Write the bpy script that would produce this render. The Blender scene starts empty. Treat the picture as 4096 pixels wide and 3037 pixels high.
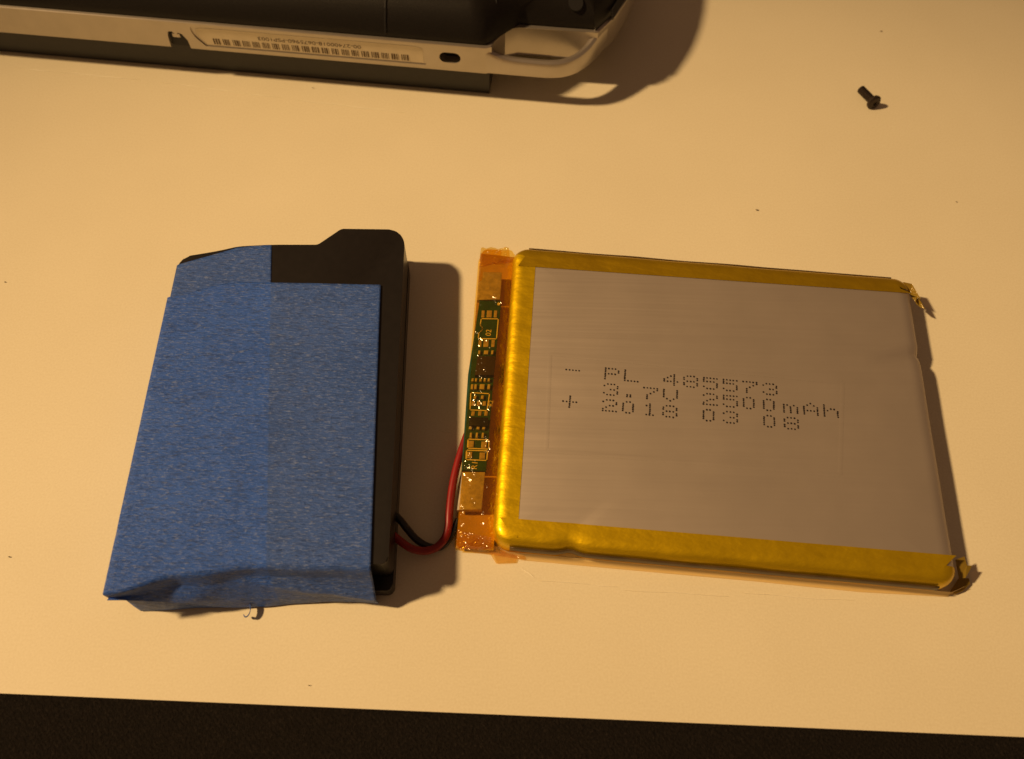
import bpy, bmesh, math, random
from mathutils import Vector, Matrix, noise as mnoise

# ---------------------------------------------------------------- camera, light, exposure (1 unit = 1 cm)
S = bpy.context.scene
COL = S.collection
S.unit_settings.system = 'METRIC'
S.unit_settings.scale_length = 0.01
F_PX, CAM_H, TILT, ROLL = 3300.0, 12.11, math.radians(28.4), 0.0213
PW, PH = 4096.0, 3037.0
CAM_R = Matrix.Rotation(TILT, 3, 'X') @ Matrix.Rotation(ROLL, 3, 'Z')
cam = bpy.data.cameras.new('camera')
cam.sensor_fit = 'HORIZONTAL'; cam.sensor_width = 36.0; cam.lens = 36.0 * F_PX / PW
cam.clip_start = 0.1; cam.clip_end = 500.0
cam.dof.use_dof = True; cam.dof.focus_distance = 13.2; cam.dof.aperture_fstop = 0.26
co = bpy.data.objects.new('camera', cam); COL.objects.link(co)
co.matrix_world = Matrix.Translation((0, 0, CAM_H)) @ CAM_R.to_4x4()
S.camera = co

world = bpy.data.worlds.new('World'); S.world = world; world.use_nodes = True
bg = world.node_tree.nodes['Background']
bg.inputs['Color'].default_value = (1.0, 0.54, 0.30, 1); bg.inputs['Strength'].default_value = 0.108

# warm lamp off to the left, cone narrowed to imitate lens vignetting
lamp = bpy.data.lights.new('left_lamp_light', 'SPOT')
lamp.shadow_soft_size = 5.2; lamp.color = (1.0, 0.648, 0.305); lamp.energy = 1130000
lamp.spot_size = math.radians(14.2); lamp.spot_blend = 1.0
lo = bpy.data.objects.new('left_lamp_light', lamp); COL.objects.link(lo)
LPOS = Vector((-110, 11, 106)); lo.location = LPOS
lo.rotation_euler = (Vector((.9, 5.9, 0)) - LPOS).to_track_quat('-Z', 'Y').to_euler()

S.view_settings.view_transform = 'Standard'; S.view_settings.look = 'None'
S.view_settings.exposure = 0.0; S.view_settings.gamma = 1.0
S.view_settings.use_curve_mapping = False
S.render.engine = 'CYCLES'
S.cycles.max_bounces = 8; S.cycles.transparent_max_bounces = 16
S.cycles.use_denoising = True

def at(px, py, z):
    """the point at height z that the photograph shows at pixel (px, py)"""
    d = CAM_R @ Vector(((px - PW / 2) / F_PX, -(py - PH / 2) / F_PX, -1))
    s = (z - CAM_H) / d.z
    return Vector((d.x * s, d.y * s, z))

# ---------------------------------------------------------------- helpers
random.seed(7)
def sm(a, b, x): t = max(0, min(1, (x-a)/(b-a))); return t*t*(3-2*t)
def srgb(*c): return tuple(((x/255)/12.92 if x/255 <= .04045 else ((x/255+.055)/1.055)**2.4) for x in c)

class Mat:
    def __init__(s, name):
        s.m = bpy.data.materials.new(name); s.m.use_nodes = True
        s.nt = s.m.node_tree; s.n = s.nt.nodes; s.l = s.nt.links
        s.b = s.n['Principled BSDF']; s.out = s.n['Material Output']
        s.tc = s.n.new('ShaderNodeTexCoord')
    def node(s, t, **kw):
        n = s.n.new('ShaderNode' + t)
        for k, v in kw.items():
            if k in n.inputs: n.inputs[k].default_value = v
            else: setattr(n, k, v)
        return n
    def set(s, **kw):
        for k, v in kw.items():
            k = k.replace('_', ' ')
            s.b.inputs[k].default_value = (*v, 1) if isinstance(v, tuple) and len(v) == 3 else v
        return s
    def noise(s, scale, vec=(1, 1, 1), detail=3, rough=.55, rot=0):
        mp = s.node('Mapping'); mp.inputs['Scale'].default_value = vec; mp.inputs['Rotation'].default_value = (0, 0, rot)
        s.l.new(s.tc.outputs['Object'], mp.inputs['Vector'])
        n = s.node('TexNoise'); n.inputs['Scale'].default_value = scale; n.inputs['Detail'].default_value = detail
        n.inputs['Roughness'].default_value = rough
        s.l.new(mp.outputs[0], n.inputs['Vector']); return n.outputs[0]
    def ramp(s, fac, stops):
        r = s.node('ValToRGB'); el = r.color_ramp.elements
        while len(el) < len(stops): el.new(.5)
        for e, (p, c) in zip(el, stops): e.position = p; e.color = (*c, 1) if len(c) == 3 else c
        s.l.new(fac, r.inputs[0]); return r.outputs[0]
    def mix(s, fac, a, b, mode='MIX'):
        m = s.node('Mix', data_type='RGBA'); m.blend_type = mode
        for v, i in ((fac, 0), (a, 6), (b, 7)):
            if isinstance(v, bpy.types.NodeSocket): s.l.new(v, m.inputs[i])
            else: m.inputs[i].default_value = v if i == 0 else (*v, 1)
        return m.outputs[2]
    def color(s, sock): s.l.new(sock, s.b.inputs['Base Color']); return s
    def rough(s, sock): s.l.new(sock, s.b.inputs['Roughness']); return s
    def maprange(s, sock, a, b, c, d):
        m = s.node('MapRange'); s.l.new(sock, m.inputs[0])
        for i, v in enumerate((a, b, c, d)): m.inputs[i+1].default_value = v
        return m.outputs[0]
    def bump(s, sock, strength=.3, dist=.02, prev=None):
        b = s.node('Bump'); b.inputs['Strength'].default_value = strength; b.inputs['Distance'].default_value = dist
        s.l.new(sock, b.inputs['Height'])
        if prev: s.l.new(prev, b.inputs['Normal'])
        s.l.new(b.outputs[0], s.b.inputs['Normal']); return b.outputs[0]

def simple(name, col, rough=.5, metal=0., var=.12, scale=8., bump=0., bscale=60., **kw):
    m = Mat(name).set(Roughness=rough, Metallic=metal, **kw)
    n = m.noise(scale)
    a = tuple(c*(1-var) for c in col); b = tuple(min(1, c*(1+var)) for c in col)
    m.color(m.ramp(n, [(.3, a), (.7, b)]))
    if bump: m.bump(m.noise(bscale), bump, .01)
    return m.m

def obj(name, bm_or_me, mat, parent=None, smooth=True):
    me = bm_or_me
    if isinstance(bm_or_me, bmesh.types.BMesh):
        me = bpy.data.meshes.new(name); bm_or_me.to_mesh(me); bm_or_me.free()
    if mat is not None and not me.materials: me.materials.append(mat)
    if smooth:
        for p in me.polygons: p.use_smooth = True
        try: me.set_sharp_from_angle(angle=math.radians(38))
        except Exception: pass
    o = bpy.data.objects.new(name, me); COL.objects.link(o)
    if parent: o.parent = parent
    return o
def empty(name, loc=(0, 0, 0), rz=0):
    o = bpy.data.objects.new(name, None); COL.objects.link(o); o.location = loc; o.rotation_euler = (0, 0, rz)
    o.empty_display_size = .5; return o
def tag(o, label=None, cat=None, group=None, kind=None):
    for k, v in (('label', label), ('category', cat), ('group', group), ('kind', kind)):
        if v: o[k] = v
    return o

def prism(pts, z0, z1, bevel=0., seg=3, bm=None):
    """vertical prism over a 2-D outline (counter-clockwise), edges rounded"""
    bm = bm or bmesh.new()
    n = len(pts)
    lo_ = [bm.verts.new((p[0], p[1], z0)) for p in pts]; hi = [bm.verts.new((p[0], p[1], z1)) for p in pts]
    top = bm.faces.new(hi); bot = bm.faces.new(lo_[::-1])
    for i in range(n): bm.faces.new((lo_[i], lo_[(i+1) % n], hi[(i+1) % n], hi[i]))
    if bevel:
        ed = [e for f in (top, bot) for e in f.edges]
        bmesh.ops.bevel(bm, geom=ed, offset=bevel, segments=seg, profile=.6, affect='EDGES', clamp_overlap=True)
    bmesh.ops.recalc_face_normals(bm, faces=bm.faces)
    return bm
def round_poly(pts, r, seg=5):
    """round the corners of an outline; r a number or one per corner"""
    out = []; n = len(pts)
    for i in range(n):
        p = Vector(pts[i][:2]); a = Vector(pts[i-1][:2]) - p; b = Vector(pts[(i+1) % n][:2]) - p
        rr = min(r[i] if isinstance(r, (list, tuple)) else r, a.length*.45, b.length*.45)
        if rr < 1e-4: out.append((p.x, p.y)); continue
        p0 = p + a.normalized()*rr; p2 = p + b.normalized()*rr
        for k in range(seg+1):
            t = k/seg; q = p0*(1-t)**2 + p*2*t*(1-t) + p2*t*t; out.append((q.x, q.y))
    return out
def grid(fn, nu, nv):
    bm = bmesh.new()
    vs = [[bm.verts.new(fn(i/nu, j/nv)) for j in range(nv+1)] for i in range(nu+1)]
    for i in range(nu):
        for j in range(nv): bm.faces.new((vs[i][j], vs[i+1][j], vs[i+1][j+1], vs[i][j+1]))
    return bm
def box(x0, x1, y0, y1, z0, z1, bevel=0.):
    return prism([(x0, y0), (x1, y0), (x1, y1), (x0, y1)], z0, z1, bevel)
def tube(pts, rad, seg=12, sub=8, bm=None):
    """round tube along a Catmull-Rom path"""
    P = [Vector(p) for p in pts]; P = [P[0]*2-P[1]] + P + [P[-1]*2-P[-2]]
    path = []
    for i in range(1, len(P)-2):
        for k in range(sub):
            t = k/sub; a, b, c, d = P[i-1:i+3]
            path.append(.5*((2*b)+(c-a)*t+(2*a-5*b+4*c-d)*t*t+(3*b-a-3*c+d)*t**3))
    path.append(P[-2])
    bm = bm or bmesh.new(); rings = []
    up = Vector((0, 0, 1))
    for i, p in enumerate(path):
        t = (path[min(i+1, len(path)-1)] - path[max(i-1, 0)]).normalized()
        s = t.cross(up); s = s.normalized() if s.length > 1e-4 else Vector((1, 0, 0)); n = s.cross(t)
        rr = rad(i/(len(path)-1)) if callable(rad) else rad
        rings.append([bm.verts.new(p + (s*math.cos(2*math.pi*k/seg) + n*math.sin(2*math.pi*k/seg))*rr) for k in range(seg)])
    for a, b in zip(rings, rings[1:]):
        for k in range(seg): bm.faces.new((a[k], a[(k+1) % seg], b[(k+1) % seg], b[k]))
    bm.faces.new(rings[0][::-1]); bm.faces.new(rings[-1])
    bmesh.ops.recalc_face_normals(bm, faces=bm.faces)
    return bm
def solidify(o, t, off=1.):
    m = o.modifiers.new('thickness', 'SOLIDIFY'); m.thickness = t; m.offset = off; return o
def boolean_cut(o, cutters):
    """carve real recesses, then drop the cutters"""
    for c in cutters:
        m = o.modifiers.new('cut', 'BOOLEAN'); m.object = c; m.operation = 'DIFFERENCE'; m.solver = 'EXACT'
    dg = bpy.context.evaluated_depsgraph_get(); dg.update()
    me = bpy.data.meshes.new_from_object(o.evaluated_get(dg), depsgraph=dg)
    o.modifiers.clear(); o.data = me
    for c in cutters: bpy.data.objects.remove(c)
    for p in me.polygons: p.use_smooth = True
    me.set_sharp_from_angle(angle=math.radians(30))

# ---------------------------------------------------------------- materials
def m_table():
    m = Mat('white_laminate').set(Roughness=.5); m.b.inputs['Specular IOR Level'].default_value = .35
    n = m.noise(.35, detail=4); f = m.noise(30, detail=3)
    c = m.ramp(n, [(.3, (.80, .735, .545)), (.7, (.845, .78, .585))])
    c = m.mix(.20, c, m.ramp(f, [(.3, (.62, .53, .36)), (.7, (.95, .88, .70))]))
    m.color(c); m.bump(m.noise(30, detail=3), .06, .01)
    return m.m
def m_cloth():
    m = Mat('black_fabric').set(Roughness=.95); m.b.inputs['Specular IOR Level'].default_value = .1
    wv = m.node('TexWave', wave_type='BANDS', bands_direction='DIAGONAL'); wv.inputs['Scale'].default_value = 7; wv.inputs['Distortion'].default_value = 4.5
    wv.inputs['Detail'].default_value = 2; wv.inputs['Detail Scale'].default_value = 3
    m.l.new(m.tc.outputs['Object'], wv.inputs['Vector'])
    n = m.noise(28, detail=4, rough=.75)
    c = m.ramp(n, [(.35, (.009, .008, .0075)), (.55, (.017, .014, .012)), (.75, (.040, .032, .026))])
    c = m.mix(m.ramp(wv.outputs[1], [(.2, (.0,)*3), (.9, (.45,)*3)]), c, (.012, .009, .008))
    m.color(c); b = m.bump(wv.outputs[1], .22, .03); m.bump(n, .8, .06, b)
    return m.m
def m_tape(name, fold_x=None):
    m = Mat(name).set(Roughness=.42); m.b.inputs['Specular IOR Level'].default_value = .5
    cre = m.noise(7, (.9, 4.2, 3.0), detail=5, rough=.75)
    fib = m.noise(13, (.8, 3.0, 2.), detail=4, rough=.75, rot=.12)
    blo = m.noise(1.0, detail=3)
    two = m.ramp(blo, [(.3, (.020, .115, .58)), (.7, (.034, .145, .67))])
    one = m.ramp(blo, [(.3, (.030, .108, .45)), (.7, (.046, .134, .52))])
    if fold_x is None: c = one
    else:
        sx = m.node('SeparateXYZ'); m.l.new(m.tc.outputs['Object'], sx.inputs[0])
        # the second strip underneath ends along a straight slanting line
        ad = m.node('Math', operation='MULTIPLY_ADD'); m.l.new(sx.outputs[1], ad.inputs[0])
        ad.inputs[1].default_value = .145; m.l.new(sx.outputs[0], ad.inputs[2])
        c = m.mix(m.maprange(ad.outputs[0], fold_x-.012, fold_x+.012, 0, 1), two, one)
    c = m.mix(m.ramp(cre, [(.34, (.75,)*3), (.52, (0,)*3)]), c, (.014, .046, .19))
    c = m.mix(m.ramp(fib, [(.52, (0,)*3), (.68, (.75,)*3)]), c, (.25, .33, .58))
    m.color(c)
    b = m.bump(cre, .6, .04); m.bump(fib, .6, .04, b)
    m.rough(m.maprange(cre, .3, .7, .52, .34))
    return m.m
def m_film(name, tint, haze=.10, gloss=.10, bump=.5, bscale=6., vec=(1, 1, 1), hz=None):
    """thin amber polyimide film: tinted, clear, with a shine"""
    m = Mat(name); m.n.remove(m.b); m.b = None
    t = m.node('BsdfTransparent'); t.inputs[0].default_value = (*tint, 1)
    d = m.node('BsdfDiffuse'); d.inputs[0].default_value = (*(hz or tint), 1)
    g = m.node('BsdfGlossy'); g.inputs['Roughness'].default_value = .14; g.inputs[0].default_value = (1, .92, .72, 1)
    bp = m.node('Bump'); bp.inputs['Strength'].default_value = bump; bp.inputs['Distance'].default_value = .12
    m.l.new(m.noise(bscale, vec, detail=3, rough=.6), bp.inputs['Height']); m.l.new(bp.outputs[0], g.inputs['Normal'])
    a = m.node('MixShader'); a.inputs[0].default_value = haze; m.l.new(t.outputs[0], a.inputs[1]); m.l.new(d.outputs[0], a.inputs[2])
    b = m.node('MixShader'); b.inputs[0].default_value = gloss; m.l.new(a.outputs[0], b.inputs[1]); m.l.new(g.outputs[0], b.inputs[2])
    m.l.new(b.outputs[0], m.out.inputs[0]); return m.m
def m_foil():
    m = Mat('matt_aluminium_foil').set(Metallic=.92, Roughness=.58)
    s = m.noise(1.1, (.12, 3.2, 1), detail=3, rough=.5, rot=.075)
    n = m.noise(1.2, detail=3)
    m.color(m.ramp(n, [(.3, (.62, .545, .465)), (.7, (.66, .58, .495))]))
    b = m.bump(s, .22, .06); m.bump(m.noise(.9, (1, 1.3, 1), detail=1), .07, .10, b); return m.m
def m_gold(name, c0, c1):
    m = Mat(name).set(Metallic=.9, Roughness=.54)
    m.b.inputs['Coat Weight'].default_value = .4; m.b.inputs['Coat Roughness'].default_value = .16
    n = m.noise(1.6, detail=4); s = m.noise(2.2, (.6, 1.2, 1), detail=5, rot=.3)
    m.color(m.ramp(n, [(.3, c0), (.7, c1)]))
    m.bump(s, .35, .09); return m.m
def m_shell():
    m = Mat('black_grained_plastic').set(Roughness=.45); m.b.inputs['Specular IOR Level'].default_value = .3
    n = m.noise(70, detail=2)
    m.color(m.ramp(n, [(.4, (.007, .006, .005)), (.7, (.016, .013, .011))])); m.bump(n, .35, .01); return m.m

M = dict(
    table=m_table(), cloth=m_cloth(), tape_over=m_tape('blue_crepe_tape_over', -.176), tape_under=m_tape('blue_crepe_tape_under'),
    foil=m_foil(), gold=m_gold('amber_film_over_foil', (.74, .50, .004), (.82, .565, .005)), gold_far=m_gold('shaded_amber_film', (.54, .34, .004), (.62, .40, .005)), shell=m_shell(),  # far border: darker copy of the film, dimmer light put into the colour
    housing=simple('black_plastic', (.012, .010, .009), .33, bump=.12, bscale=55),
    silver=simple('silver_paint', (.50, .45, .385), .31, .75, .04, 3, bump=.04, bscale=80),
    dark=simple('dark_grey_plastic', (.020, .018, .017), .45, bump=.15),
    pit=simple('dark_recess', (.006, .005, .005), .6),
    sticker=simple('aged_label', (.82, .72, .52), .45, 0., .04, 4),
    print=simple('faded_brown_print', (.13, .085, .045), .7),
    ink=simple('black_dot_ink', (.012, .007, .007), .7),
    film=m_film('amber_film', (.96, .74, .22), .012, .08, .70, 5., hz=(.80, .45, .05)),
    ledge=m_film('pale_film_ledge', (.98, .80, .42), .55, .05, .4, 3., (1, 3, 1), hz=(.98, .76, .36)),
    crumple=m_film('crumpled_amber_film', (.96, .76, .27), .06, .16, 1.0, 9., hz=(.70, .36, .04)),
    torn=m_film('torn_amber_film', (.70, .50, .16), .70, .03, .5, 9., hz=(.34, .23, .03)),
    clear=m_film('pale_amber_film', (.96, .74, .34), .25, .07, .5, 3., (1, 3, 1), hz=(.78, .52, .16)),
    seam=simple('dark_wall_shade', (.085, .050, .014), .45, 0, .3, 3),  # side-wall shade put into a dark brown colour
    backing=simple('orange_tape_backing', (.50, .32, .05), .4, .1, .12, 4, bump=.2, bscale=14),
    pcb=simple('green_circuit_board', (.018, .075, .045), .4, 0, .25, 9),
    nickel=simple('nickel_tab', (.62, .54, .40), .35, .45, .22, 14, bump=.4, bscale=22),
    solder=simple('solder', (.88, .82, .66), .22, .5, .05),
    silk=simple('silkscreen', (.72, .68, .50), .6),
    chip=simple('chip_package', (.035, .026, .022), .4),
    chip_black=simple('black_chip', (.008, .010, .016), .4),
    red=simple('red_wire_insulation', (.27, .010, .009), .4),
    black=simple('black_wire_insulation', (.010, .011, .013), .35),
    screw=simple('blackened_steel', (.050, .036, .028), .42, .6, .2, 20, bump=.3, bscale=40),
    streak=simple('pale_streak', (.90, .84, .66), .5, 0, .05),
    dust=simple('dust', (.16, .11, .06), .9),
)

# ---------------------------------------------------------------- setting
EDGE = [(-60, 2.52), (-6.95, 1.47), (.1, 1.33), (7.06, 1.19), (60, .1)]
tt = obj('table_top', prism(EDGE + [(60, 60), (-60, 60)], -1.8, 0, .03, 2), M['table'], smooth=False)
tag(tt, 'white laminate table top under everything', 'table', kind='structure')
streaks = [((60, 272), (560, 318), .035), ((640, 330), (1130, 392), .03), ((1180, 400), (1620, 452), .03), ((2150, 2322), (2480, 2350), .022),
          ((2500, 2362), (2920, 2384), .022), ((2960, 2372), (3420, 2404), .02), ((2085, 2270), (2140, 2310), .03), ((1720, 1690), (1745, 1698), .03), ((1760, 1722), (1806, 1732), .03)]
for a_, b_, w_ in streaks:  # thin pale streaks laid just above the table top
    a_, b_ = at(*a_, .004), at(*b_, .004)
    def sc_fn(u, v, a_=a_, b_=b_, w_=w_):
        p = a_.lerp(b_, u); n_ = (b_-a_).normalized(); k = math.sin(u*math.pi)**.5*w_*(.6+.5*mnoise.noise((u*7, a_.x, 0)))
        p += Vector((-n_.y, n_.x, 0))*((v-.5)*k + .02*mnoise.noise((u*3, a_.x*3, 1))); p.z = .0035 + .004*math.sin(v*math.pi); return p
    obj('streak_mark', grid(sc_fn, 24, 2), M['streak'], tt)
def cloth_fn(u, v):
    x = -60+120*u; y = -45+46.9*v
    return (x, y, -.09 + .03*mnoise.noise((x*.25, y*.4, 0)))
cl = obj('black_cloth', grid(cloth_fn, 120, 60), M['cloth'])
tag(cl, 'black woven cloth along the near edge of the white table', 'cloth')

# ---------------------------------------------------------------- taped battery
T = .90
bat = tag(empty('taped_battery', (-3.5, 5.6, 0)), 'black plastic battery block wrapped in blue masking tape', 'battery')
B0 = Vector((-3.5, 5.6, 0))
def rel(pts): return [(p[0]-B0.x, p[1]-B0.y) for p in pts]
OUT = [(-5.40, 2.80), (-5.0, 2.92), (-4.4, 3.14), (-1.72, 3.13), (-1.65, 3.19), (-1.87, 8.70), (-2.03, 8.93), (-2.97, 8.92), (-3.33, 8.57),
       (-4.12, 8.55), (-4.66, 8.50), (-4.90, 8.42), (-5.08, 8.37), (-5.50, 8.27), (-5.60, 8.08)]
OUTR = round_poly(OUT, [.05, .2, .3, .06, .05, .12, .16, .05, .05, .2, .15, .1, .1, .12, .12], 5)
usb = prism(rel(OUTR), .30, T, .075, 4)
hs = obj('upper_shell', usb, M['housing'], bat)
def inset(pts, d):
    c = Vector((sum(p[0] for p in pts)/len(pts), sum(p[1] for p in pts)/len(pts)))
    return [tuple(Vector(p) + (c-Vector(p)).normalized()*d) for p in pts]
lsb = prism(rel(inset(OUTR, -.012)), 0, .275, .06, 4)
for v in lsb.verts:
    if v.co.y + B0.y < 3.3: v.co.y -= .20*sm(-4.7, -4.2, v.co.x+B0.x)
obj('lower_shell', lsb, M['housing'], bat)
obj('seam', prism(rel(inset(OUTR, .03)), .27, .31), M['pit'], bat)

def left_x(y): return -5.415 - (y-2.74)*.0353
def front_y(x): return 2.70 + (x+5.4)*.045
def tape_top_z(x, y): return T + .008 + .004*mnoise.noise((x*1.5, y*2.5, 3))

# under strip: left part of the battery, all the way up to its shoulder
def under_fn(u, v):
    yt = 8.03 + .44*min(1, u/.66) + .07*sm(.6, 1, u)
    y = 3.3 + (yt-3.3)*v
    xr = -4.10 + (8.53-y)*.145
    xl = left_x(y) - .02
    s = u*1.08 - .08
    x = xl + (xr-xl)*max(s, 0)
    z = tape_top_z(x, y)
    if s < .02: z -= .05*((.02-s)/.02)**2 if s > 0 else .05
    if s < 0: z -= min(.6, (-s)*6); x -= .012
    return (x-B0.x, y-B0.y, z)
un = obj('tape_strip', grid(under_fn, 60, 60), M['tape_under'], bat); tag(un, 'narrow blue tape strip running to the shoulder')
un.modifiers.new('t', 'SOLIDIFY').thickness = .012; un.modifiers['t'].offset = -1

# over strip: wide, folded down over the front with a loose lower hem
def curve(keys, t):
    """smooth interpolation through (t, value) keys"""
    for (a, va), (b, vb) in zip(keys, keys[1:]):
        if t <= b: return va + (vb-va)*sm(a, b, t)
    return keys[-1][1]
def over_fn(u, v):
    # u across, v along (0 = far end on the top, 1 = lower hem on the front)
    s = u*1.06 - .06; uu = max(s, 0)
    far_y = 7.42 + .34*sm(-.05, .34, uu) + .004*mnoise.noise((u*30, 0, 0))
    y_s = curve([(0, 2.68), (.28, 2.99), (.55, 3.13), (1, 3.13)], uu)      # where the top starts to bend
    y_h = curve([(0, 2.58), (.2, 2.66), (.43, 2.70), (.75, 2.80), (1, 2.80)], uu)      # the hem
    z_h = curve([(0, .74), (.22, .42), (.42, .06), (.6, .04), (.85, .06), (1, .04)], uu)
    z = tape_top_z(-5.4+3.6*uu, far_y + (y_s-far_y)*min(1, v/.68)) + .014
    q = max(0, (v-.68)/.32)
    if q == 0: y = far_y + (y_s-far_y)*v/.68
    else:
        r = .10 - .05*sm(.3, 0, uu); ym = y_s - r - .05*sm(0, .3, uu); zm = .66 + .06*sm(.35, 0, uu)
        if q < .25:
            a = q/.25*math.pi/2*.86; y = y_s - r*math.sin(a); z = z - r*(1-math.cos(a))
        else:
            w = (q-.25)/.75
            a = math.pi/2*.86; y0, z0 = y_s - r*math.sin(a), z - r*(1-math.cos(a))
            k = w/.30 if w < .30 else 1
            if w < .30: y = y0 + (ym-y0)*k; z = z0 + (zm-z0)*k
            else:
                k = (w-.30)/.70; y = ym + (y_h-ym)*k - .045*math.sin(k*math.pi)*sm(.1, .4, uu); z = zm + (z_h-zm)*k
        g = sm(.15, .6, q)
        x_ = -5.4+3.6*uu
        y -= g*(.035*mnoise.noise((x_*1.2+3, q*1.2, 1.7)) + .012*mnoise.noise((x_*3.1, q*2.6, 6.1)))
        c = (q-.55) - (uu-.55)*.55                            # soft crease running down to the right
        y -= .05*math.exp(-(c/.09)**2)*sm(.4, .6, uu)
        z -= .02*sm(.8, 1, q)*mnoise.noise((x_*4, 0, 2))
    # soft rumple just behind the fold
    z += .012*mnoise.noise((uu*9, y*3, 2.2))*math.exp(-((y-3.3)/.35)**2) if q == 0 else 0
    yy = max(min(y, 8), 2.6)
    xl = left_x(yy) - .018; xr = -2.185 + .315*(far_y-yy)/(far_y-2.9)
    x = xl + (xr-xl)*uu
    if s < 0: z -= min(.45, (-s)*8)*(1-sm(0, .2, q)); x -= .015
    elif s < .015 and q == 0: z -= .03*((.015-s)/.015)**2
    return (x-B0.x, y-B0.y, max(z, .03))
ov = obj('tape_strip', grid(over_fn, 110, 150), M['tape_over'], bat); tag(ov, 'wide blue tape strip folded over the near side')
ov.modifiers.new('t', 'SOLIDIFY').thickness = .012; ov.modifiers['t'].offset = 0
# inner flap: the folded-under corner at the left of the near side
FL = [Vector((-5.43, 2.70, .84)), Vector((-3.95, 2.98, .42)), at(1012, 2421, .03), at(565, 2442, .02)]
def flap_fn(u, v):
    p = FL[0].lerp(FL[1], u).lerp(FL[3].lerp(FL[2], u), v)
    p.y -= .05*math.sin(v*math.pi)*math.sin(u*math.pi) - .02*mnoise.noise((u*3, v*2, 7))
    p.y += .03*(1-sm(0, .2, u))*math.sin(v*math.pi)
    return (p.x-B0.x, p.y-B0.y, max(.012, p.z))
fl = obj('folded_tape_corner', grid(flap_fn, 30, 12), M['tape_under'], bat)
fl.modifiers.new('t', 'SOLIDIFY').thickness = .012
# torn sliver of tape curling off the hem
def curl_fn(u, v):
    base = at(1003, 2414, .10); ph = math.radians(95 - 235*v)
    x = base.x - .035 + .055*math.cos(ph) + (u-.5)*.03*(1-v*.7); y = base.y - .10 + .10*math.sin(ph); z = .10 + .09*(u-.3)*(1-v*.6)
    return (x-B0.x, y-B0.y, z)
cu = obj('tape_curl', grid(curl_fn, 3, 16), M['tape_under'], bat); cu.modifiers.new('t', 'SOLIDIFY').thickness = .01

# ---------------------------------------------------------------- pouch battery
ZC = .46
Q = dict(tl=Vector((-.02, 9.0)), tr=Vector((6.85, 8.49)), br=Vector((6.46, 3.12)), bl=Vector((-.25, 3.61)))
P0 = Vector((-.25, 3.57, 0))
pou = tag(empty('pouch_battery', P0), 'flat silver pouch battery edged in yellow film, with a small circuit board', 'battery')
def puv(u, v): return (Q['bl']*(1-u) + Q['br']*u)*(1-v) + (Q['tl']*(1-u) + Q['tr']*u)*v
def sub(p, z=None): return Vector((p[0]-P0.x, p[1]-P0.y, p[2] if z is None else z))

def loft(rings, cap=True, mats=None):
    bm = bmesh.new(); R = [[bm.verts.new(p) for p in r] for r in rings]
    n = len(R[0])
    for k, (a, b) in enumerate(zip(R, R[1:])):
        for i in range(n): bm.faces.new((a[i], a[(i+1) % n], b[(i+1) % n], b[i]))
    if cap:
        c = sum((v.co for v in R[-1]), Vector())/n; last = R[-1]
        for f in (.75, .5, .25):
            nr = [bm.verts.new(c + (v.co-c)*f) for v in R[-1]]
            for i in range(n): bm.faces.new((last[i], last[(i+1) % n], nr[(i+1) % n], nr[i]))
            last = nr
        cv = bm.verts.new(c)
        for i in range(n): bm.faces.new((last[i], last[(i+1) % n], cv))
        bm.faces.new(R[0][::-1])
    bmesh.ops.recalc_face_normals(bm, faces=bm.faces); return bm
prof = [(.05, .0), (.01, .06), (0, .16), (.0, .28), (.02, .36), (.06, .42), (.12, .45), (.20, ZC), (.265, ZC+.003)]
def ring_same(d, z, dent):
    L, Wd = 6.76, 5.42
    outer = []; rc = .28
    for (cx, cy, a0) in ((L-rc, rc, -90), (L-rc, Wd-rc, 0), (rc, Wd-rc, 90), (rc, rc, 180)):
        for k in range(7):
            a = math.radians(a0+90*k/6); outer.append((Vector((cx+rc*math.cos(a), cy+rc*math.sin(a))), Vector((math.cos(a), math.sin(a)))))
    full = []
    for i in range(len(outer)):
        (a, na), (b, nb) = outer[i], outer[(i+1) % len(outer)]
        m = max(1, int((b-a).length/.09))
        for k in range(m):
            full.append((a.lerp(b, k/m), na.lerp(nb, k/m).normalized()))
    res = []
    for p, nrm in full:
        p = p - nrm*d; x, y = p; z_ = z
        g = math.exp(-((x-1.16)/.13)**2)*math.exp(-(y/.25)**2)*dent; y += .05*g; z_ -= .03*g
        g2 = math.exp(-((y-3.87)/.08)**2)*math.exp(-((x-L)/.2)**2)*dent; z_ -= .05*g2; x -= .02*g2
        w = .008*mnoise.noise((x*1.3, y*1.3, z*5+2))*(1 if d < .15 else 0)
        q = puv((x+w)/L, (y+w)/Wd); res.append(sub((q.x, q.y, z_)))
    return res
cell = obj('foil_cell', loft([ring_same(d, z, 0 if i in (0, 1, 8) else 1) for i, (d, z) in enumerate(prof)]), M['foil'], pou)

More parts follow.
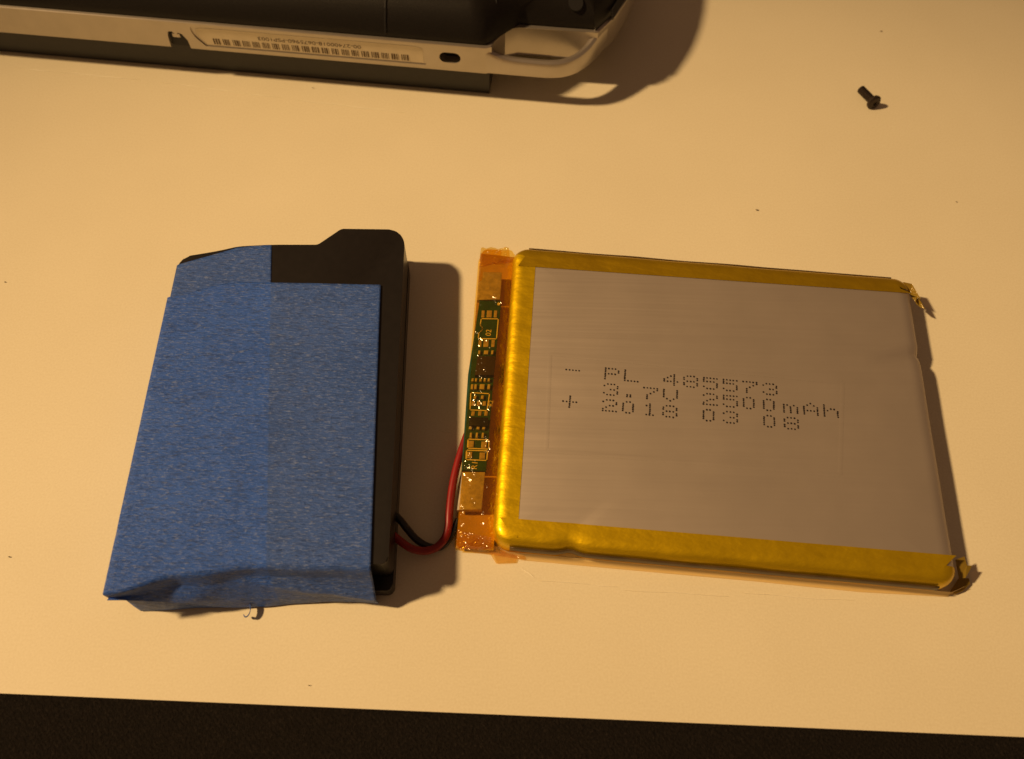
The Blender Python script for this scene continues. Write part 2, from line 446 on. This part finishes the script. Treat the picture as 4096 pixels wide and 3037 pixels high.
# yellow film along three sides: strips that follow the shoulder of the cell and its rounded corners
CL, CW, RC = 6.76, 5.42, .28
def border(side, in0, in1, lift):
    arcs = {'near': ((RC, RC, 225, 270), (CL-RC, RC, 270, 358)), 'far': ((CL-RC, CW-RC, 2, 90), (RC, CW-RC, 90, 150)),
            'left': ((RC, CW-RC, 150, 180), (RC, RC, 180, 225))}[side]
    per = []
    for k, (cx, cy, a0, a1) in enumerate(arcs):
        pts = []
        for i in range(11):
            a = math.radians(a0+(a1-a0)*i/10); n = Vector((math.cos(a), math.sin(a))); pts.append((Vector((cx, cy))+n*RC, n))
        if k == 1:
            (p0, n0), (p1, _) = per[-1], pts[0]; m = int((p1-p0).length/.09)
            n0 = Vector((round(n0.x), round(n0.y)))
            per += [(p0.lerp(p1, i/m), n0) for i in range(1, m)]
        per += pts
    sec = [(.20, ZC), (.15, .457), (.10, .444), (.06, .42), (.02, .36), (0, .28), (0, .16), (.01, .05)]
    bm = bmesh.new(); rows = []
    for p, n in per:
        row = []
        if side == 'left': t = p.y/CW; inner = Vector((in0*t+in1*(1-t), min(max(p.y, .10), CW-.10)))
        else:
            t = p.x/CL; w = in0*(1-t)+in1*t; inner = Vector((min(max(p.x, .10), CL-.012), w if side == 'near' else CW-w))
        sh0 = p - n*sec[0][0]
        for k in range(6):
            q = inner.lerp(sh0, k/6); row.append((q.x, q.y, ZC+lift+.002))
        for k, (d, z) in enumerate(sec):
            f = k/(len(sec)-1); q = p - n*(d-(.002+lift)*f**.5); row.append((q.x, q.y, z+lift*(1-f)+.002))
        vr = []
        for x, y, z in row:
            if side == 'near':
                g = math.exp(-((x-1.16)/.13)**2)*math.exp(-(y/.25)**2); y += .05*g; z -= .018*g
                z += .004*mnoise.noise((x*1.6, y*4, 4))
            w2 = .008*mnoise.noise((x*1.3, y*1.3, z*5+2)) if z < .45 else 0
            q = puv((x+w2)/CL, (y+w2)/CW); vr.append(bm.verts.new(sub((q.x, q.y, z))))
        rows.append(vr)
    for a, b in zip(rows, rows[1:]):
        for k in range(len(a)-1): bm.faces.new((a[k], b[k], b[k+1], a[k+1]))
    bmesh.ops.recalc_face_normals(bm, faces=bm.faces)
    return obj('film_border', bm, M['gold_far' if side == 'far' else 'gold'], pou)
border('left', .40, .375, .005); border('near', .385, .44, .009); border('far', .46, .36, .009)
# dark strips with wall shade put into their colour, along the long sides
def wall_shade_fn(side):
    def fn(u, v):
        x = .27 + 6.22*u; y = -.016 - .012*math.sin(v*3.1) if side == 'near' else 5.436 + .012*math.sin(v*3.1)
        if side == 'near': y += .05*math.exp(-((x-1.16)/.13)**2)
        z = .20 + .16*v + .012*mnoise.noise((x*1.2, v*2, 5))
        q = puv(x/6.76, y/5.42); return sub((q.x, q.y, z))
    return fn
for sd in ('near', 'far'): solidify(obj('wall_shade_strip', grid(wall_shade_fn(sd), 80, 6), M['seam'], pou), .02, 0)
# clear film ledge lying on the table along the near side
near = [(2000, 2212), (2083, 2240), (2640, 2291), (3000, 2323), (3443, 2368), (3789, 2387), (3850, 2360)]
def ledge_fn(u, v):
    f = u*(len(near)-1); i = min(len(near)-2, int(f)); t = f-i
    a = at(*near[i], .02); b = at(*near[i+1], .02); p = a.lerp(b, t)
    wy = 3.61 - (p.x+.25)*.0715 - .02
    q = Vector((p.x, max(wy, p.y+.03), .22))
    r = p.lerp(q, v); r.z = .015 + .12*v**3 + .006*mnoise.noise((r.x*2, v*3, 0))
    return sub(r)
obj('film_ledge', grid(ledge_fn, 60, 6), M['ledge'], pou)

# circuit end: backing tape, nickel tabs, board, chips, film
ZB = .22
bk = [at(1917, 987, ZB), at(1812, 2188, ZB)]
def back_fn(u, v):
    a = at(1922, 1000, ZB).lerp(at(1822, 2185, ZB), v); b = puv(.0, 1-v); b = Vector((b.x+.03, b.y-.02, ZB))
    p = a.lerp(b, u); p.z = ZB - .10 + .015*mnoise.noise((p.x*3, p.y*3, 1)); return sub(p)
obj('tape_backing', grid(back_fn, 8, 60), M['backing'], pou)

def quad_prism(px, z0, z1, bev=.0):
    pts = [sub(at(x, y, z1)) for x, y in px]
    pts2 = [(p.x, p.y) for p in pts]
    area = sum(pts2[i-1][0]*pts2[i][1]-pts2[i][0]*pts2[i-1][1] for i in range(len(pts2)))
    if area < 0: pts2 = pts2[::-1]
    return prism(pts2, z0, z1, bev, 2)
ZP = .30
obj('nickel_tab', quad_prism([(1932, 1088), (2008, 1090), (2000, 1198), (1908, 1200), (1912, 1130), (1930, 1122)], ZB, ZP+.02, .01), M['nickel'], pou)
obj('nickel_tab', quad_prism([(1848, 1888), (1940, 1888), (1926, 2038), (1828, 2040)], ZB, ZP+.02, .01), M['nickel'], pou)
pcb = obj('circuit_board', quad_prism([(1918, 1203), (2005, 1205), (1975, 1500), (1944, 1885), (1846, 1882), (1872, 1500)], ZB, ZP, .01), M['pcb'], pou)
def line_loop(px, w, z, closed=True):
    bm = bmesh.new(); n = len(px)
    for i in range(n if closed else n-1):
        a, b = sub(at(*px[i], z)), sub(at(*px[(i+1) % n], z)); d = (b-a).normalized(); s = Vector((-d.y, d.x, 0))*w/2
        a = a - d*w/2; b = b + d*w/2
        vs = [bm.verts.new(p) for p in (a-s, b-s, b+s, a+s)]; bm.faces.new(vs)
    bmesh.ops.recalc_face_normals(bm, faces=bm.faces)
    if bm.faces and bm.faces[:][0].normal.z < 0: bmesh.ops.reverse_faces(bm, faces=bm.faces[:])
    return bm
def silk(px, w=.017, closed=True): return obj('silkscreen_outline', line_loop(px, w, ZP+.004, closed), M['silk'], pcb, False)
arc = [(1915+12*math.sin(t*math.pi/8)+5*(1-t/8), 1300+32*t/8) for t in range(9)]
silk([(1925, 1275), (1993, 1276), (1986, 1356), (1913, 1355), (1915, 1332)] + arc[::-1][1:-1] + [(1921, 1298)])
silk([(1883, 1571), (1958, 1575), (1948, 1643), (1880, 1640)])
silk([(1872, 1757), (1956, 1760), (1954, 1797), (1870, 1793)])
silk([(1866, 1801), (1950, 1804), (1947, 1842), (1864, 1839)])
def pad(x, y, w, h, mat='solder', name='solder_pad', hz=.03):
    hz *= 1.5 if mat == 'solder' else 1
    obj(name, quad_prism([(x-w/2, y-h/2), (x+w/2, y-h/2), (x+w/2-2, y+h/2), (x-w/2-2, y+h/2)], ZP-.005, ZP+hz, .018 if mat == 'solder' else .006), M[mat], pcb)
for x, w in ((1933, 12), (1958, 20), (1983, 12)): pad(x, 1256, w, 28, 'nickel', hz=.012)
for x, w in ((1921, 12), (1945, 20), (1973, 13)): pad(x, 1374, w, 28, 'nickel', hz=.012)
for x, w in ((1918, 9), (1945, 18), (1970, 9)): pad(x, 1409, w, 16, hz=.03)
obj('chip', quad_prism([(1910, 1424), (1984, 1424), (1976, 1500), (1899, 1500)], ZP, ZP+.09, .012), M['chip'], pcb)
for x in (1891, 1905, 1923, 1940, 1956): pad(x, 1519, 9, 13, hz=.035)
for x, w in ((1889, 10), (1903, 10), (1929, 20), (1956, 11)): pad(x, 1546, w, 20, hz=.035)
for x in (1901, 1930): pad(x, 1588, 11, 14, hz=.03)
for x in (1893, 1915, 1938): pad(x, 1614, 13, 18, 'nickel', hz=.012)
for x in (1893, 1920, 1945): pad(x, 1654, 13, 18, 'nickel', hz=.012)
obj('chip', quad_prism([(1878, 1667), (1953, 1670), (1950, 1704), (1875, 1701)], ZP, ZP+.10, .015), M['chip_black'], pcb)
for x in (1882, 1913, 1936): pad(x, 1711, 12, 12, hz=.035)
for x in (1884, 1908, 1932): pad(x, 1740, 9, 20, hz=.035)
for (x, y) in ((1885, 1776), (1937, 1779), (1878, 1820), (1930, 1823)): pad(x, y, 22, 26, 'nickel', hz=.015)
obj('via_dot', quad_prism([(1995+6*math.cos(k*math.pi/6), 1216+6*math.sin(k*math.pi/6)) for k in range(12)], ZP-.005, ZP+.01), M['silk'], pcb)
def text_mesh(s, size, mat, name, parent, mtx):
    cu_ = bpy.data.curves.new('t', 'FONT'); cu_.body = s; cu_.size = size; cu_.align_x = 'CENTER'; cu_.align_y = 'CENTER'; cu_.fill_mode = 'FRONT'
    o = bpy.data.objects.new('t', cu_); COL.objects.link(o)
    dg = bpy.context.evaluated_depsgraph_get(); me = bpy.data.meshes.new_from_object(o.evaluated_get(dg))
    bpy.data.objects.remove(o); me.transform(mtx); me.materials.clear()
    return obj(name, me, mat, parent, False)
for s, (x, y), sz in (('02', (1955, 1331), .13), ('R2', (1964, 1614), .10), ('R1', (1899, 1861), .13)):
    p = sub(at(x, y, ZP+.006))
    text_mesh(s, sz, M['silk'], 'board_marking', pcb, Matrix.Translation(p) @ Matrix.Rotation(math.radians(85), 4, 'Z'))

# amber film over the whole circuit end, wrinkled, wrapped at both ends
def film_fn(u, v):
    a = at(1914, 990, ZP).lerp(at(1812, 2195, ZP), v); b = puv(.004, 1-v*1.0); b = Vector((b.x, b.y, ZP))
    rc_ = .10*(1-math.sqrt(max(0, 1-max(0, (.02-v)/.02, (v-.98)/.02)**2)))*6; u0 = min(.6, rc_); p = a.lerp(b, u0+(1-u0)*u)
    k = .5+.5*math.cos(min(1, abs(v-.5)/.5)**6*math.pi)       # drop at both ends
    mid = sm(0, .12, u)
    z = .06 + (ZP+.16-.06)*mid*(.55+.45*k)
    z += .035*mnoise.noise((p.x*4, p.y*2.2, 3)) * mid
    e = sm(.86, 1, v) + sm(.12, 0, v)
    z += e*.06*mnoise.noise((p.x*7, p.y*7, 8))
    z -= sm(.75, 1, u)*.10
    p.z = max(z, .02); return sub(p)
obj('amber_film', grid(film_fn, 24, 150), M['film'], pou)
# crumpled ends of the film
def crumple(px, z, amp, seedz, n=14):
    def fn(u, v):
        a = at(*px[0], z).lerp(at(*px[1], z), u); b = at(*px[3], z*.3).lerp(at(*px[2], z*.3), u); p = a.lerp(b, v)
        p.z = max(.015, p.z + amp*mnoise.noise((p.x*6, p.y*6, seedz)) + amp*.5*mnoise.noise((p.x*13, p.y*13, seedz)))
        return sub(p)
    return grid(fn, n*2, n)
obj('crumpled_film', crumple([(1830, 2120), (1965, 2150), (1965, 2205), (1822, 2200)], .38, .10, 2), M['crumple'], pou)
obj('crumpled_film', crumple([(1925, 996), (2036, 992), (2042, 1050), (1915, 1070)], .42, .08, 5), M['crumple'], pou)
obj('film_flap', crumple([(1860, 2190), (2110, 2180), (2098, 2238), (1872, 2205)], .14, .03, 9), M['clear'], pou)
obj('film_flap', crumple([(1950, 2200), (2070, 2215), (2065, 2252), (1985, 2255)], .06, .015, 3), M['clear'], pou)
# torn tips at the right-hand corners
def torn(px, z0, z1):
    pts = [sub(at(x, y, z0 + (z1-z0)*i/(len(px)-1))) for i, (x, y) in enumerate(px)]
    bm = bmesh.new(); bm.faces.new([bm.verts.new(p) for p in pts]); bmesh.ops.triangulate(bm, faces=bm.faces); return bm
tips = [
    [(3612, 1128), (3648, 1136), (3684, 1198), (3668, 1190), (3662, 1210), (3640, 1180)],
    [(3655, 1175), (3682, 1205), (3700, 1236), (3684, 1232), (3664, 1215)],
    [(3822, 2240), (3858, 2226), (3868, 2262), (3888, 2264), (3876, 2288), (3862, 2312), (3836, 2315)],
    [(3836, 2312), (3876, 2314), (3880, 2335), (3852, 2364), (3822, 2376), (3800, 2368)],
]
for k, t in enumerate(tips):
    o = obj('torn_film_tip', torn(t, (.42, .36, .30, .08)[k], (.34, .24, .20, .04)[k]), M['torn'], pou, False); solidify(o, .006)

# printed dot-matrix marking
F57 = {
 '-': '00000 00000 00000 11111 00000 00000 00000', '+': '00100 00100 00100 11111 00100 00100 00100',
 'P': '11110 10001 10001 11110 10000 10000 10000', 'L': '10000 10000 10000 10000 10000 10000 11111',
 '0': '01100 10010 10010 10010 10010 10010 01100', '1': '00100 01100 00100 00100 00100 00100 01110',
 '2': '01110 10001 00001 00110 01000 10000 11111', '3': '01110 10001 00001 00110 00001 10001 01110',
 '4': '00010 00110 01010 10010 11111 00010 00010', '5': '11111 10000 11110 00001 00001 10001 01110',
 '7': '11111 00001 00010 00100 01000 01000 01000', '8': '01110 10001 10001 01110 10001 10001 01110',
 '.': '00000 00000 00000 00000 00000 01100 01100', 'V': '10001 10001 10001 10001 10001 01010 00100',
 'm': '00000 00000 11010 10101 10101 10101 10101', 'A': '00100 01010 10001 10001 11111 10001 10001',
 'h': '10000 10000 10110 11001 10001 10001 10001'}
# the photograph's printer drops the left verticals of 5, 3 and 2 to single dots; rows are close, columns wide
LINES = ['- PL 485573', '  3.7V 2500mAh', '+ 2018 03 08']
ex = Vector((1, -.0862)).normalized()*.0527; ey = Vector((-.10, -1)).normalized()*.0319
org = Vector((.872, 6.50)) - ey*3
bm = bmesh.new()
for li, s in enumerate(LINES):
    for ci, ch in enumerate(s):
        if ch == ' ': continue
        for ri, row in enumerate(F57[ch].split()):
            for k, b_ in enumerate(row):
                if b_ == '1':
                    c = org + ex*(ci*6+k) + ey*(li*9+ri) + Vector((random.gauss(0, .0012), random.gauss(0, .0012)))
                    r = .0150*random.uniform(.9, 1.1)
                    vs = [bm.verts.new(sub((c.x+r*math.cos(a*math.pi/4), c.y+r*1.05*math.sin(a*math.pi/4), ZC+.0075))) for a in range(8)]
                    bm.faces.new(vs)
obj('printed_marking', bm, M['ink'], pou, False)['kind'] = 'stuff'

# faint rectangle pressed into the foil round the marking
bm = bmesh.new()
er = [sub(at(x, y, ZC+.004)) for x, y in ((2200, 1415), (3370, 1530), (3360, 1900), (2185, 1800))]
for i in range(4):
    a, b = er[i], er[(i+1) % 4]; d_ = (b-a).normalized(); n_ = Vector((-d_.y, d_.x, 0))*.035; up_ = Vector((0, 0, .0009))
    r0 = [bm.verts.new(p) for p in (a-n_, b-n_)]; r1 = [bm.verts.new(p) for p in (a+up_, b+up_)]; r2 = [bm.verts.new(p) for p in (a+n_, b+n_)]
    bm.faces.new((r0[0], r0[1], r1[1], r1[0])); bm.faces.new((r1[0], r1[1], r2[1], r2[0]))
bmesh.ops.recalc_face_normals(bm, faces=bm.faces)
obj('pressed_outline', bm, M['foil'], pou)

# wires between the two batteries
def wire(px, rad):
    return tube([sub(at(x, y, z)) for x, y, z in px], rad)
tag(obj('wire', wire([(1890, 1690, .15), (1864, 1750, .15), (1842, 1815, .15), (1820, 1895, .15), (1805, 1975, .15), (1797, 2050, .15), (1793, 2110, .13), (1778, 2155, .12),
     (1745, 2190, .13), (1700, 2204, .16), (1650, 2196, .20), (1610, 2172, .24), (1560, 2130, .28)], .060), M['red'], pou), 'red insulated wire')
tag(obj('wire', wire([(1835, 2080, .07), (1800, 2150, .07), (1760, 2188, .07), (1715, 2187, .08), (1668, 2160, .14), (1630, 2118, .22), (1600, 2080, .30), (1560, 2040, .33)], .055), M['black'], pou), 'black insulated wire')

# ---------------------------------------------------------------- handheld console, lying face down
CA = math.radians(-5.2)
con = tag(empty('game_console', (-.63, 13.02, 0), CA), 'black and silver handheld game console lying face down at the top edge', 'game console')
XL = -13.6
obj('screen_housing', box(XL+1.6, .03, .18, 6.9, 0, .662, .03), M['dark'], con)
right = [(2.10, .70), (2.42, 1.22), (2.62, 1.75), (2.80, 2.5), (2.90, 3.3), (2.90, 4.0), (2.80, 4.9), (2.58, 5.7), (2.25, 6.4), (1.75, 7.0), (1.1, 7.35), (.2, 7.45)]
mid = XL/2 + 1.45
left = [(2*(-5.35)-x, y) for x, y in right[::-1]]
band_out = [(-12.2, 0.0), (-.02, 0.0), (.10, .05), (.16, .3), (.30, .58), (.55, .68), (1.85, .68)] + right + left + [(-12.6, .25)]
band = obj('silver_band', prism(band_out, .655, 1.285, .035, 3), M['silver'], con)
def front_cut(pts, depth, name='cutter'):
    """outline in (x, z) pushed into the front face"""
    bm = bmesh.new(); n = len(pts)
    a = [bm.verts.new((x, -.2, z)) for x, z in pts]; b = [bm.verts.new((x, depth, z)) for x, z in pts]
    bm.faces.new(a); bm.faces.new(b[::-1])
    for i in range(n): bm.faces.new((a[i], b[i], b[(i+1) % n], a[(i+1) % n]))
    bmesh.ops.recalc_face_normals(bm, faces=bm.faces)
    return obj(name, bm, None, con, False)
def stadium(x0, x1, z0, z1, n=8):
    r = (z1-z0)/2; out = []
    for c, a0 in ((x1-r, -90), (x0+r, 90)):
        for k in range(n+1):
            a = math.radians(a0+180*k/n); out.append((c+r*math.cos(a), (z0+z1)/2+r*math.sin(a)))
    return out
lab_out = round_poly([(-5.62, .76), (-1.19, .76), (-1.19, 1.14), (-1.30, 1.215), (-5.62, 1.235), (-5.83, 1.2), (-5.80, .98)], [.02, .02, .12, .1, .1, .12, .2], 5)
boolean_cut(band, [front_cut(lab_out, .022), front_cut(stadium(-.92, -.50, .86, 1.10), .25),
    front_cut([(-6.37, .60), (-5.95, .60), (-5.96, .86), (-6.03, 1.0), (-6.1, 1.03), (-6.16, .98), (-6.22, 1.05), (-6.30, 1.04), (-6.34, .93)], .14)])
obj('socket_floor', box(-.95, -.47, .20, .24, .84, 1.12), M['pit'], con)
sl = obj('slide_switch', box(-6.36, -5.97, .08, .13, .66, 1.04), M['pit'], con)
obj('switch_knob', box(-6.24, -6.09, .01, .075, .90, 1.0, .02), M['silver'], sl)
# label with number and bar code
def xz(pts, y):
    bm = bmesh.new(); bm.faces.new([bm.verts.new((x, y, z)) for x, z in pts]); return bm
stk = obj('label_sticker', xz(round_poly([(-5.58, .79), (-1.24, .79), (-1.24, 1.12), (-1.36, 1.165), (-5.6, 1.175), (-5.74, 1.14), (-5.72, .98)], [.02, .02, .1, .08, .08, .1, .15], 4), .019), M['sticker'], con, False)
bm = bmesh.new(); rb = random.Random(5)
x = -5.45; grp = 20; gw = (5.45-1.49)/grp
for g in range(grp):
    gx = x + g*gw; pos = gx + .012
    while pos < gx + gw*.78:
        w = rb.choice((.016, .022, .034)); w = min(w, gx+gw*.80-pos)
        z0 = .815; z1 = .815 + .135
        bm.faces.new([bm.verts.new(p) for p in ((pos, .015, z0), (pos+w, .015, z0), (pos+w, .015, z1), (pos, .015, z1))])
        pos += w + rb.choice((.012, .018))
obj('bar_code', bm, M['print'], stk, False)['kind'] = 'stuff'
text_mesh('00-27400018-0675960-PSP1003', .112, M['print'], 'serial_number', stk,
          Matrix.Translation((-3.48, .015, 1.045)) @ Matrix.Rotation(math.radians(90), 4, 'X') @ Matrix.Rotation(math.pi, 4, 'Z') @ Matrix.Scale(1.42, 4, (1, 0, 0)))
# strap loop: flat bar bending round the corner
path = [(-.30, .10, 1.26), (-.05, .10, 1.24), (.18, .10, 1.12), (.45, .10, 1.04), (.9, .10, 1.02), (1.25, .11, 1.02), (1.5, .17, 1.03), (1.72, .31, 1.05), (1.92, .54, 1.10), (2.08, .82, 1.20), (2.2, 1.05, 1.26)]
def loop_bm():
    bm = bmesh.new(); rings = []
    P = [Vector(p) for p in path]
    dense = []
    for i in range(len(P)-1):
        for k in range(5):
            t = k/5; a = P[max(0, i-1)]; b, c = P[i], P[i+1]; d = P[min(len(P)-1, i+2)]
            dense.append(.5*((2*b)+(c-a)*t+(2*a-5*b+4*c-d)*t*t+(3*b-a-3*c+d)*t**3))
    dense.append(P[-1])
    for i, p in enumerate(dense):
        t = (dense[min(i+1, len(dense)-1)]-dense[max(0, i-1)]); t.z = 0; t.normalize(); n = Vector((t.y, -t.x, 0))
        h = p.z; w = .098; z0 = .66
        sec = [(w, z0+.03), (w, h-.10), (w*.75, h-.03), (w*.2, h), (-w*.45, h-.015), (-w*.9, h-.08), (-w, h-.16), (-w, z0+.03), (-w*.7, z0), (w*.7, z0)]
        rings.append([bm.verts.new(Vector((p.x, p.y, 0)) + n*a + Vector((0, 0, z))) for a, z in sec])
    for a, b in zip(rings, rings[1:]):
        m = len(a)
        for k in range(m): bm.faces.new((a[k], b[k], b[(k+1) % m], a[(k+1) % m]))
    bm.faces.new(rings[0]); bm.faces.new(rings[-1][::-1])
    bmesh.ops.recalc_face_normals(bm, faces=bm.faces); return bm
obj('strap_loop', loop_bm(), M['silver'], con)
# black rear shell
so = [(-12.2, .065), (-.04, .065), (.04, .12), (.28, .42), (.56, .74), (1.3, .745), (2.02, .76)] + [(x-.06, y+.03) for x, y in right] + [(x+.04, y) for x, y in left] + [(-12.6, .28)]
def resample(pts, step=.25):
    out = []
    for i in range(len(pts)):
        a, b = Vector(pts[i]), Vector(pts[(i+1) % len(pts)]); m = max(1, int((b-a).length/step))
        for k in range(m): out.append(a.lerp(b, k/m))
    return out
R0 = resample(so)
cen = Vector((-5.35, 3.75))
def shell_ring(d, z):
    n = len(R0); out = []
    for i in range(n):
        t = (R0[(i+2) % n] - R0[i-2]).normalized(); nn = Vector((-t.y, t.x))
        p = R0[i] + nn*d; out.append(Vector((p.x, p.y, z)))
    for _ in range(2 if d > .2 else 0):
        out = [(out[i-1]+out[i]*2+out[(i+1) % n])/4 for i in range(n)]
    return out
sh = obj('rear_shell', loft([shell_ring(d, z) for d, z in ((0.0, 1.28), (.0, 1.34), (.03, 1.42), (.10, 1.56), (.24, 1.76), (.42, 1.90), (.62, 1.97), (.85, 2.0))]), M['shell'], con)
def on_shell(x, y, w, d, h, name, mat, z=None):
    return obj(name, box(x-w/2, x+w/2, y, y+d, z, z+h, .01), M[mat], sh)
# disc-door seam running up the shell
bm = bmesh.new()
sp = [(.07, 1.345), (.09, 1.42), (.16, 1.56), (.295, 1.765), (.475, 1.905), (.675, 1.975), (.905, 2.006), (3.0, 2.008)]
for k in range(len(sp)-1):
    (y0, z0), (y1, z1) = sp[k], sp[k+1]
    bm.faces.new([bm.verts.new(p) for p in ((-1.96, y0-.012, z0+.006), (-1.93, y0-.012, z0+.006), (-1.93, y1-.012, z1+.006), (-1.96, y1-.012, z1+.006))])
obj('door_seam', bm, M['pit'], sh, False)
def ring_disc(x, y, z, r, tilt):
    bm = bmesh.new(); mt = Matrix.Translation((x, y, z)) @ Matrix.Rotation(tilt, 4, 'X')
    bmesh.ops.create_cone(bm, cap_ends=True, segments=24, radius1=r, radius2=r*.9, depth=.05, matrix=mt)
    return obj('screw_well', bm, M['pit'], sh)
ring_disc(.02, .66, 1.79, .13, math.radians(42)); ring_disc(1.62, .93, 1.71, .15, math.radians(48))
for k in range(4):
    rx = .10 + .07*k
    bm = tube([(2.36-rx*.15, .95+rx*.6, 1.36+.03*k), (2.62-rx*.2, 1.75+rx*.3, 1.40+.03*k), (2.80-rx*.25, 2.6, 1.43+.03*k)], .02, 6, 4)
    obj('grip_ridge', bm, M['dark'], sh)

# ---------------------------------------------------------------- loose screw
sc_a = at(3444, 358, .085); sc_b = at(3490, 404, .12)
scr = tag(empty('screw', ((sc_a+sc_b)/2)), 'tiny dark steel screw lying loose on the table', 'screw')
so_ = scr.location
d = (sc_b-sc_a).normalized()
def rot_bm(prof, seg=20):
    bm = bmesh.new(); s = d.cross(Vector((0, 0, 1))).normalized(); n = s.cross(d); rings = []
    for t, r in prof:
        c = sc_a + d*t - so_; rings.append([bm.verts.new(c+(s*math.cos(2*math.pi*k/seg)+n*math.sin(2*math.pi*k/seg))*r) for k in range(seg)])
    for a, b in zip(rings, rings[1:]):
        for k in range(seg): bm.faces.new((a[k], a[(k+1) % seg], b[(k+1) % seg], b[k]))
    bm.faces.new(rings[0]); bm.faces.new(rings[-1]); bmesh.ops.recalc_face_normals(bm, faces=bm.faces); return bm
Ls = (sc_b-sc_a).length
th = [(-.02, .05)]
k = 0
while k*.035 < Ls-.02:
    th += [(k*.035, .084), (k*.035+.018, .072)]; k += 1
th += [(Ls, .06)]
obj('shaft', rot_bm(th), M['screw'], scr)
obj('head', rot_bm([(Ls-.04, .08), (Ls+.01, .14), (Ls+.06, .15), (Ls+.09, .125), (Ls+.10, .05), (Ls+.07, .03)]), M['screw'], scr)

# ---------------------------------------------------------------- crumbs and hairs on the table
bm = bmesh.new()
spots = [(3525, 125, 5), (3028, 840, 7), (3826, 808, 4), (20, 1128, 4), (38, 2228, 4), (1236, 2742, 3), (1252, 352, 4)]
for x, y, s in spots:
    c = at(x, y, .012); a = random.uniform(0, 3.1); l = s*.0036
    for t in range(2):
        r = l*(1 if t == 0 else .6)
        vs = [bm.verts.new(c + Vector((r*math.cos(q+a)*(1.5 if t == 0 else .8), r*.6*math.sin(q+a), random.uniform(-.006, .012)))) for q in (0, 1.3, 2.5, 3.8, 5.1)]
        bm.faces.new(vs)
dst = obj('dust_specks', bm, M['dust'], None, False)
tag(dst, 'scattered tiny dark crumbs on the white table', 'dust', kind='stuff')
